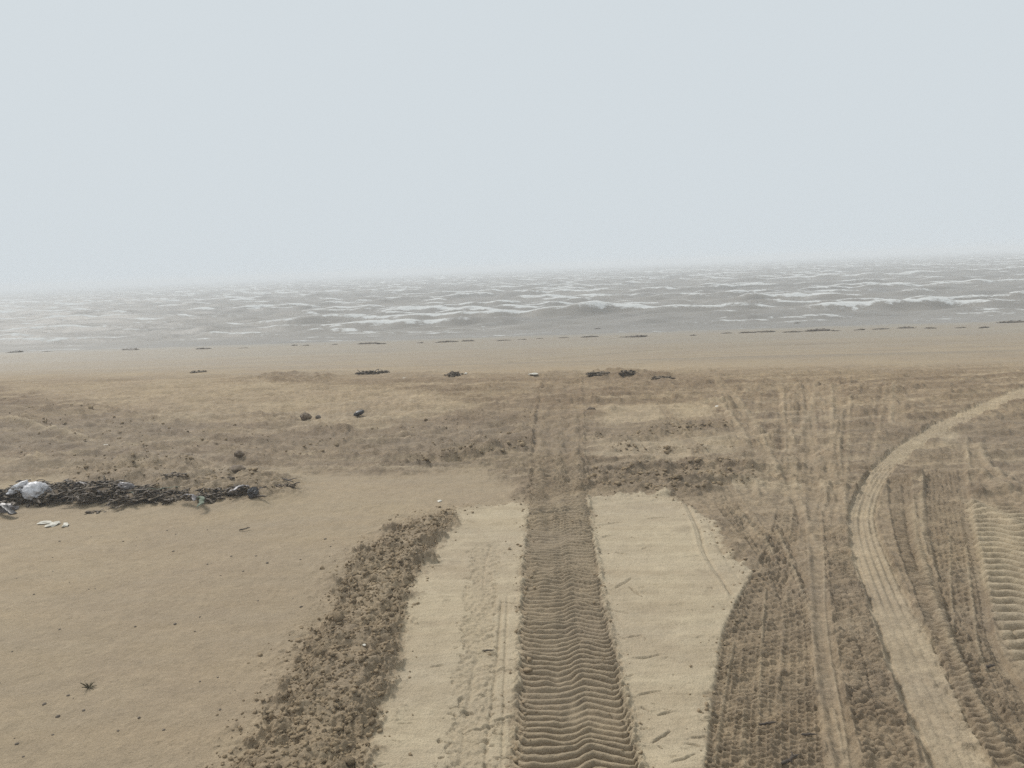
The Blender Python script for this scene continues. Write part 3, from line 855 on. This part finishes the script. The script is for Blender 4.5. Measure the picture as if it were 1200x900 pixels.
def weed(u, v, lx, ly, hgt, n, seed, label, group=None, thick=0.006, mat=None, name="seaweed_clump", rz=0.0, cat="seaweed"):
    p = at(u, v); z = ground_z(*p)
    me = weed_mesh(name, lx, ly, hgt, n, seed, thick)
    root = put(name, None, loc=(p[0], p[1], z - 0.004), rot=(0, 0, rz), label=label, cat=cat, group=group)
    put("strand_tangle", me, mat or M_WEED, parent=root, kind="stuff")
    if thick < 0.009:
        put("dried_strands", weed_mesh("dried_strands", lx, ly, hgt * 1.02, n // 2, seed + 50, thick * 1.1, 1.5), M_WEED2, parent=root, kind="stuff")
    put("matted_core", core_mesh("matted_core", lx * 0.8, ly * 0.7, hgt * 0.5, seed), M_MUD if thick < 0.0072 else mat or M_WEED, parent=root)
    return root


# ------------------------------------------------------------------ flotsam line on the left
heap = [(-12, 590, 0.26, 0.24, 0.11, 170, "dark seaweed tangle at the end of the flotsam heap beyond the white bag"),
        (28, 583, 0.24, 0.24, 0.13, 200, "dark seaweed tangle wrapped around the crumpled white bag"),
        (75, 582, 0.22, 0.24, 0.125, 200, "tall black seaweed tangle in the flotsam heap right beside the white bag"),
        (118, 585, 0.22, 0.20, 0.11, 180, "black seaweed tangle in the flotsam heap holding torn grey plastic strips"),
        (160, 588, 0.20, 0.18, 0.085, 140, "low seaweed tangle in the flotsam heap under the lilac grey plastic scrap"),
        (205, 588, 0.20, 0.11, 0.055, 90, "thin dark seaweed tangle in the flotsam line beside the pale rope"),
        (245, 586, 0.17, 0.12, 0.06, 100, "low dark seaweed tangle in the flotsam line behind the green rag"),
        (284, 584, 0.14, 0.08, 0.04, 60, "flat thin seaweed tangle at the tapering end of the flotsam line")]
for k, (u, v, lx, ly, hg, n, lab) in enumerate(heap):
    weed(u, v, lx, ly, hg, n, 100 + k, lab, "seaweed heaped in the flotsam line", 0.007)


for k, (u, v, lx, lab) in enumerate([(334, 577, 0.10, "small loose seaweed scrap beyond the tapering end of the flotsam"), (205, 575, 0.09, "small seaweed scrap on the sand heap behind the flotsam"),
                                    (265, 574, 0.07, "tiny seaweed scrap by the dark stone behind the flotsam"), (110, 600, 0.08, "loose seaweed scrap slipped out before the flotsam heap"), (70, 552, 0.08, "loose seaweed scrap behind the tall part of the flotsam heap")]):
    weed(u, v, lx, lx * 0.6, 0.018, 26, 150 + k, lab, "loose seaweed scraps", 0.005)


def crumple(name, sub, seed, sx, sy, sz, amp=0.5, f=1.5, floor=-0.4):
    V, F = ICO[sub]
    rid = 1 - 2 * np.abs(noise3(V, f * 1.6, seed)); rid2 = 1 - 2 * np.abs(noise3(V, f * 3.7, seed + 5))
    d = 0.75 + 0.45 * amp * rid + 0.22 * amp * rid2 + 0.4 * amp * noise3(V, f * 0.7, seed + 9)
    W = V * d[:, None] * np.array([sx, sy, sz]); W[:, 2] = np.maximum(W[:, 2], floor * sz)
    return raw_mesh(name, W, F, sub > 3)


def thing_at(name, me, mat, u, v, label, cat, dz=0.0, rot=(0, 0, 0), group=None, scale=(1, 1, 1)):
    p = at(u, v); z = ground_z(*p)
    return put(name, me, mat, (p[0], p[1], z + dz), rot, scale, label, cat, group)


bag_p = at(43, 588); bag_z = ground_z(*bag_p)
bag = put("plastic_bag", None, loc=(bag_p[0], bag_p[1], bag_z), rot=(0, 0, 0.3), label="crumpled white plastic bag caught in the black seaweed heap", cat="bag")
put("bag_body", crumple("bag_body", 4, 21, 0.10, 0.085, 0.068, 0.48, 1.15), M_BAG, (0, 0, 0.085), (0.5, 0.25, 0.1), parent=bag)
put("bag_neck", crumple("bag_neck", 3, 25, 0.075, 0.04, 0.03, 0.8), M_BAG, (-0.115, 0.03, 0.12), (0.2, -0.4, 0.3), parent=bag)
thing_at("plastic_scrap", crumple("plastic_scrap", 3, 31, 0.05, 0.035, 0.022, 0.8), M_GREY, 150, 588, "lilac grey crumpled plastic scrap on top of the seaweed heap", "plastic scrap", 0.085, (0.3, 0.3, 0.2))


def strip(name, seed, L, w, hump, n=14):
    """a twisted torn strip with thickness"""
    rg = np.random.default_rng(seed); pts = []; a = rg.normal(0, 0.3); p = np.array([-L / 2, 0, 0.0])
    for i in range(n):
        pts.append(p + np.array([0, 0, hump * math.sin(math.pi * i / (n - 1)) + rg.normal(0, 0.006)])); a += rg.normal(0, 0.35)
        p = p + np.array([math.cos(a), math.sin(a), 0]) * L / n
    w_ = w * (0.5 + 0.6 * rg.random(n)); w_[0] = w_[-1] = w * 0.2
    V, F = rod(pts, w_, 6, 0.22)
    return raw_mesh(name, V, F)


for k, (u, v, L, w, rz, mt, lab, nm, ct) in enumerate([
        (103, 577, 0.22, 0.020, 0.9, M_GREY, "torn grey plastic strip standing up in the seaweed beside the bag", "plastic_strip", "plastic strip"),
        (128, 583, 0.20, 0.022, 0.3, M_GREY, "torn grey plastic strip lying low across the black seaweed", "plastic_strip", "plastic strip"),
        (186, 588, 0.46, 0.012, 0.12, M_GREEN, "faded green rope end running along the thin part of the flotsam", "rope", "rope"),
        (252, 592, 0.26, 0.026, 0.05, M_GREEN, "dull green rag with pale edge at the front of the flotsam", "rag", "rag"),
        (284, 589, 0.20, 0.026, -0.05, M_GREY, "pale grey torn sheet at the tapering end of the flotsam", "plastic_sheet", "plastic sheet"),
        (228, 592, 0.20, 0.020, 0.2, M_GREY, "small grey rag half buried in the low seaweed", "rag", "rag"),
        (20, 598, 0.34, 0.034, 0.15, M_BLACK, "black plastic sheet folded at the foot of the seaweed heap", "plastic_sheet", "plastic sheet")]):
    thing_at(nm, strip(nm, 40 + k, L, w, 0.03 + 0.03 * (k == 0)), mt, u, v, lab, ct, 0.035, (0, 0, rz))
thing_at("plastic_bottle_scrap", crumple("plastic_bottle_scrap", 3, 57, 0.10, 0.06, 0.045, 0.6), M_GREY, 3, 598, "grey crushed plastic piece at the foot of the seaweed heap", "plastic scrap", 0.005)
thing_at("rubber_wedge", crumple("rubber_wedge", 3, 58, 0.045, 0.05, 0.05, 0.5), M_BLACK, 297, 588, "small black wedge poking up at the tapering end of the flotsam", "rubber scrap", 0.015, (0, 0.4, 0.3))


def stick(u, v, L, rad, rz, label, seed, fork=True, name="driftwood_twig", mat=None, dz=0.01, tilt=0.1, cat="twig", group=None):
    rg = np.random.default_rng(seed)
    pts = [np.array([-L / 2 + L * i / 7, rg.normal(0, L * 0.03), tilt * L * i / 7 + rg.normal(0, L * 0.01)]) for i in range(8)]
    parts = [rod(pts, np.array([0.7, 1, 1, .95, .9, .8, .65, .3]) * rad, 6)]
    if fork:
        b = pts[4]; parts.append(rod([b, b + [L * .14, L * .10, .05 * L], b + [L * .24, L * .22, .08 * L]], np.array([.7, .55, .25]) * rad, 5))
        b = pts[2]; parts.append(rod([b, b + [L * .08, -L * .08, .02 * L], b + [L * .12, -L * .15, .03 * L]], np.array([.6, .5, .2]) * rad, 5))
    V, F = join(parts)
    thing_at(name, raw_mesh(name, V, F), mat or M_WOOD, u, v, label, cat, dz, (0, 0, rz), group)


stick(338, 574, 0.22, 0.007, -0.9, "thin dark twig standing out of the sand beyond the flotsam end", 1)
stick(305, 590, 0.14, 0.009, -0.4, "short dark stick poking out of the tapering flotsam end", 2, False)
stick(926, 889, 0.075, 0.006, 0.5, "short black forked twig lying on the fine tyre tracks", 3, dz=0.006)
stick(287, 621, 0.07, 0.005, 0.3, "small dark twig on the smooth sand in front of the flotsam", 4)
stick(1160, 779, 0.05, 0.006, 0.2, "small black splinter between the pale ridge and the sharp edged track", 5, False)
stick(573, 766, 0.05, 0.0035, -0.1, "thin dark splinter on the pale sand by the big tyre track", 6, False)
stick(900, 847, 0.06, 0.004, 0.0, "thin dark splinter lying across the block tread marks", 7, False)
stick(948, 861, 0.05, 0.004, -0.3, "thin dark splinter beside the smooth grooved track", 8, False)

# sprig on the smooth sand
sp = at(104, 806); parts = []
root = put("dried_sprig", None, loc=(sp[0], sp[1], ground_z(*sp) - 0.002), label="tiny dark dried sprig with radiating stems on the smooth sand", cat="sprig")
for k in range(9):
    a = k * 0.75 + random.uniform(-.2, .2); e = random.uniform(0.2, 1.3); L = random.uniform(0.025, 0.045)
    dv = np.array([math.cos(a) * math.cos(e), math.sin(a) * math.cos(e), math.sin(e)])
    V, F = rod([np.zeros(3), dv * L * .5 + [0, 0, .004], dv * L], np.array([.0022, .0028, .001]), 4)
    put("stem", raw_mesh("stem", V, F), M_PLANT, parent=root)

# foam fragments in front of the heap
for k, (u, v, s, lab) in enumerate([(52, 613, 0.034, "small white foam crumb, the one nearest the bag, before the seaweed heap"), (63, 615, 0.042, "largest white foam fragment lying on sand before the seaweed heap"),
                                    (77, 616, 0.028, "flat white foam crumb beside the largest fragment before the seaweed heap")]):
    V, F = lump(2, 60 + k, 0.9, 2.2); V = V * np.array([s * 1.4, s * 0.7, s * 0.28])
    thing_at("foam_fragment", raw_mesh("foam_fragment", V, F, False), M_FOAM, u, v, lab, "foam fragment", s * 0.2, (0, 0, k), "foam fragments before the heap")


def rock(u, v, s, mat, label, seed, name="stone", cat="stone", flat=0.8, group=None, amp=0.35, sub=3, rz=0.0):
    V, F = lump(sub, seed, amp, 1.3); V = V * np.array([s, s * 0.8, s * flat])
    return thing_at(name, raw_mesh(name, V, F, sub > 2), mat, u, v, label, cat, s * flat * 0.45, (0, 0, rz), group)


rock(358, 493, 0.062, M_STONE, "round dark stone at the end of a furrow in the pale rutted sand", 71)
rock(373, 490, 0.032, M_PEB, "small brown stone just beside the round dark one", 72)
rock(278, 563, 0.068, M_STONE, "dark sand-topped stone behind the tapering end of the flotsam", 73, flat=0.5)
rock(281, 542, 0.042, M_STONE, "small black stone on the dark churned band behind the flotsam", 74)
rock(693, 483, 0.045, M_STONE, "flat dark stone right beside the far part of the tractor track", 75, flat=0.45)
V, F = lump(2, 77, 0.2, 1.0); V = V * np.array([0.07, 0.04, 0.034]); V[:, 2] += 0.35 * V[:, 0]
thing_at("rubber_scrap", raw_mesh("rubber_scrap", V, F, False), M_BLACK, 421, 488, "black wedge-shaped scrap lying alone on the rutted sand", "rubber scrap", 0.045)
for k, (u, v, s, nm, lab) in enumerate([(625, 441, 0.05, "white_litter", "flat white scrap on the beach crest where the big track fades out"), (515, 588, 0.018, "white_shell", "small white shell on smooth sand past the ridge top"),
                                        (841, 479, 0.03, "white_litter", "small white scrap beside the dark churned band on the right"), (474, 443, 0.03, "white_litter", "small white scrap near the dark seaweed on the crest"),
                                        (546, 439, 0.03, "white_litter", "tiny pale scrap beside the small seaweed clump on the crest"), (427, 762, 0.009, "white_shell", "tiny white shell among the clods of the churned ridge"),
                                        (124, 523, 0.024, "white_litter", "pale scrap on the dark churned band behind the flotsam")]):
    V, F = lump(2, 90 + k, 0.35, 1.3); V = V * np.array([s * 1.3, s * 0.8, s * 0.32])
    thing_at(nm, raw_mesh(nm, V, F, False), M_SHELL, u, v, lab, "shell" if "shell" in nm else "litter", s * 0.15, (0, 0, k * 1.1))

# seaweed on the crest of the beach
for k, (u, v, lx, ly, hg, n, lab) in enumerate([(434, 438, 0.26, 0.15, 0.05, 90, "largest dark seaweed mound on the crest of the beach"), (531, 440, 0.13, 0.10, 0.05, 50, "small dark seaweed clump on the crest beside a pale scrap"),
                                                (735, 441, 0.12, 0.10, 0.055, 40, "bunched seaweed clump on the crest right of the big track"), (700, 441, 0.18, 0.10, 0.035, 40, "low stringy seaweed next to the bunched clump on the crest"),
                                                (775, 444, 0.18, 0.10, 0.035, 40, "low stringy seaweed trailing off the bunched crest clump"), (231, 436, 0.15, 0.09, 0.035, 30, "thin seaweed wisp alone on the left crest")]):
    weed(u, v, lx, ly, hg, n, 200 + k, lab, "seaweed along the crest", 0.0075, M_WEED2 if k else M_WEED)

# seaweed left by the water
shore = [(18, 413, .35), (55, 412, .22), (152, 410, .40), (97, 406, .22), (116, 405, .22), (238, 409, .30), (284, 408, .22), (345, 405, .18), (358, 405, .2), (392, 404, .15), (432, 403, .42), (447, 403, .28),
         (492, 402, .22), (523, 401, .38), (548, 400, .25), (590, 399, .30), (612, 398, .22), (632, 397, .2), (660, 396, .18), (691, 395, .42), (742, 395, .55), (812, 393, .2), (851, 391, .25), (876, 390, .40), (896, 389, .40),
         (928, 389, .30), (958, 388, .48), (980, 388, .28), (1007, 387, .22), (1032, 386, .30), (1061, 385, .42), (1090, 385, .2), (1126, 384, .2), (1153, 384, .26), (1186, 378, .5), (935, 382, .3), (1082, 377, .22), (640, 391, .2), (700, 389, .2)]
protos = [(weed_mesh("strand_tangle", 1.0, 0.45, 0.26, 46, 300 + k, 0.030, 1.0), core_mesh("matted_core", 0.8, 0.34, 0.15, 300 + k)) for k in range(4)]
rs = random.Random(5)
for k, (u, v, s) in enumerate(shore):
    p = at(u, v); z = ground_z(*p)
    z = max(z, SEA - 0.02)
    sc = (s * rs.uniform(.6, 1.15), s * rs.uniform(.6, 1.0), s * rs.uniform(0.4, 0.9))
    root = put("shore_seaweed", None, loc=(p[0], p[1], z), scale=sc, rot=(0, 0, rs.uniform(-.3, .3)), label="dark seaweed clump washed up at the edge of the water", cat="seaweed", group="seaweed along the waterline")
    a, b = protos[k % 4]
    put("strand_tangle", a, M_WEED, parent=root, kind="stuff"); put("matted_core", b, M_WEED, parent=root)

# ------------------------------------------------------------------ clods of damp sand thrown up in the ridge
clod_meshes = []
for k in range(6):
    V, F = lump(2, 400 + k, 0.5, 1.4); V = V * np.array([1, 0.85, 0.7])
    me = raw_mesh("sand_clod", V, F, True); me.materials.append(M_CLOD); clod_meshes.append(me)


def scatter(poly, n, seed, bias=None):
    rg = np.random.default_rng(seed); lo = poly.min(0); hi = poly.max(0); out = []
    while len(out) < n:
        P = rg.random((4000, 2)) * (hi - lo) + lo
        k = inside(P[:, 0], P[:, 1], poly) > (bias if bias is not None else 0)
        out.extend(P[k].tolist())
    return np.array(out[:n])


rg = np.random.default_rng(17)
P = scatter(RIDGE, 900, 18)
P = P[(P[:, 1] > 2.2)][:190]
Zc = ground(P[:, 0], P[:, 1])[0]
for k in range(len(P)):
    s = min(0.026, 0.008 + 0.005 * rg.exponential())
    put("sand_clod", clod_meshes[k % 6], None, (P[k, 0], P[k, 1], Zc[k] + s * 0.25), (rg.uniform(-.5, .5), rg.uniform(-.5, .5), rg.uniform(0, 6.28)), (s, s, s),
        "lump of damp brown sand in the churned ridge beside the pale strip", "sand clod", "clods in the churned ridge")
BACKC = [(DARK_STRIPS[1], 20), (DARK_STRIPS[0], 10), (DARK_STRIPS[3], 8), (BAND_L, 26), (PILE_SAND, 14)]
labs = ["lump of dark sand on the churned band just past the pale strips", "lump of dark sand on the narrow churned band right of the track", "lump of dark sand on the churned band left of the track",
        "lump of dark sand on the wide churned band behind the flotsam", "lump of sand on the heap right behind the flotsam"]
for j, (pg, n) in enumerate(BACKC):
    P = scatter(pg, n, 30 + j); Zc = ground(P[:, 0], P[:, 1])[0]
    for k in range(n):
        s = min(0.036, 0.011 + 0.007 * rg.exponential())
        put("sand_clod", clod_meshes[k % 6], None, (P[k, 0], P[k, 1], Zc[k] + s * 0.25), (rg.uniform(-.5, .5), rg.uniform(-.5, .5), rg.uniform(0, 6.28)), (s, s, s * 0.8), labs[j], "sand clod", "clods on the churned bands")


def crumbs(name, pts, smin, smean, smax, seed, mat):
    rg = np.random.default_rng(seed); n = len(pts); V0, F0 = ICO[1]
    Zc = ground(pts[:, 0], pts[:, 1])[0]
    s = np.minimum(smax, smin + rg.exponential(smean, n))
    sc = s[:, None] * rg.uniform(0.6, 1.2, (n, 3)); a = rg.uniform(0, 6.28, n)
    J = V0[None] * (1 + 0.35 * rg.normal(size=(n, len(V0), 1))).clip(0.5, 1.6) * sc[:, None, :]
    x = J[..., 0] * np.cos(a)[:, None] - J[..., 1] * np.sin(a)[:, None]; y = J[..., 0] * np.sin(a)[:, None] + J[..., 1] * np.cos(a)[:, None]
    V = np.stack([x + pts[:, :1], y + pts[:, 1:2], J[..., 2] * 0.8 + (Zc + s * 0.15)[:, None]], -1).reshape(-1, 3)
    F = (F0[None] + (np.arange(n) * len(V0))[:, None, None]).reshape(-1, 3)
    return put(name, raw_mesh(name, V, F), mat, kind="stuff", label="loose small crumbs of damp brown sand lying in the churned strips", cat="sand crumbs")


P1 = scatter(RIDGE, 3600, 41); P1 = P1[P1[:, 1] > 2.1]
e = rng.normal(size=(500, 2)) * 0.09 + RIDGE[rng.integers(0, 11, 500)]
P1 = np.vstack([P1, e[e[:, 1] > 2.1]])
P2 = np.vstack([scatter(pg, n, 50 + j) for j, (pg, n) in enumerate([(DARK_STRIPS[1], 500), (DARK_STRIPS[0], 200), (DARK_STRIPS[2], 80), (DARK_STRIPS[3], 160), (BAND_L, 1300), (PILE_SAND, 400)])])
for pg in (PALE_L, PALE_R):
    ed_ = np.vstack([pg[i] + (pg[(i + 1) % len(pg)] - pg[i]) * rng.random((24, 1)) for i in range(len(pg))])
    ed_ = ed_ + rng.normal(size=ed_.shape) * 0.05
    P1 = np.vstack([P1, ed_[(ed_[:, 1] > 2.1)]])
crumbs("sand_crumbs", P1, 0.003, 0.0030, 0.013, 61, M_CLOD)
crumbs("sand_crumbs", P2, 0.004, 0.005, 0.025, 62, M_CLOD)

# ------------------------------------------------------------------ pebbles on the smooth sand
peb = []
for k in range(4):
    V, F = lump(1, 500 + k, 0.3, 1.2, 0.6); me = raw_mesh("pebble", V, F, True); me.materials.append(M_PEB); peb.append(me)
FLAT = px((-60, 640), (200, 615), (420, 610), (380, 690), (330, 760), (300, 830), (230, 890), (-120, 890))
spots = [at(*uv) for uv in [(203, 646), (243, 662), (271, 653), (300, 652), (313, 660), (285, 670), (205, 731), (14, 763), (163, 842), (20, 872), (40, 698), (70, 738), (381, 632), (352, 656), (68, 840), (98, 833), (80, 815), (192, 855), (353, 711), (62, 861), (52, 826), (258, 832)]]
spots += scatter(FLAT, 46, 71).tolist()
for k, p in enumerate(spots):
    s = rg.uniform(0.0035, 0.007) * (1.3 if k < 22 else 0.8) * (0.6 + 0.12 * p[1])
    put("pebble", peb[k % 4], None, (p[0], p[1], ground_z(p[0], p[1]) + s * 0.2), (0, 0, rg.uniform(0, 6)), (s * 1.2, s, s),
        "tiny dark pebble on the smooth sand left of the churned ridge", "pebble", "pebbles strewn on the smooth sand")

# ------------------------------------------------------------------ sea mist
hx, hy0, hy1, hz0, hz1 = 6000, -300, 6000, -4.2, 2.4
V = [(x, y, z_) for x in (-hx, hx) for y in (hy0, hy1) for z_ in (hz0, hz1)]
F = [(0, 1, 3, 2), (4, 6, 7, 5), (0, 4, 5, 1), (2, 3, 7, 6), (0, 2, 6, 4), (1, 5, 7, 3)]
hm = raw_mesh("haze", V, F, False)
mt = bpy.data.materials.new("sea_mist"); mt.use_nodes = True; t = mt.node_tree; t.nodes.clear()
pv = N(t, "ShaderNodeVolumePrincipled"); pv.inputs["Color"].default_value = (0.86, 0.89, 0.92, 1); pv.inputs["Density"].default_value = 0.0056
pv.inputs["Anisotropy"].default_value = 0.0
ou = N(t, "ShaderNodeOutputMaterial"); t.links.new(pv.outputs[0], ou.inputs["Volume"])
put("haze", hm, mt, kind="stuff", label="even pale sea mist hanging over beach and water", cat="mist")
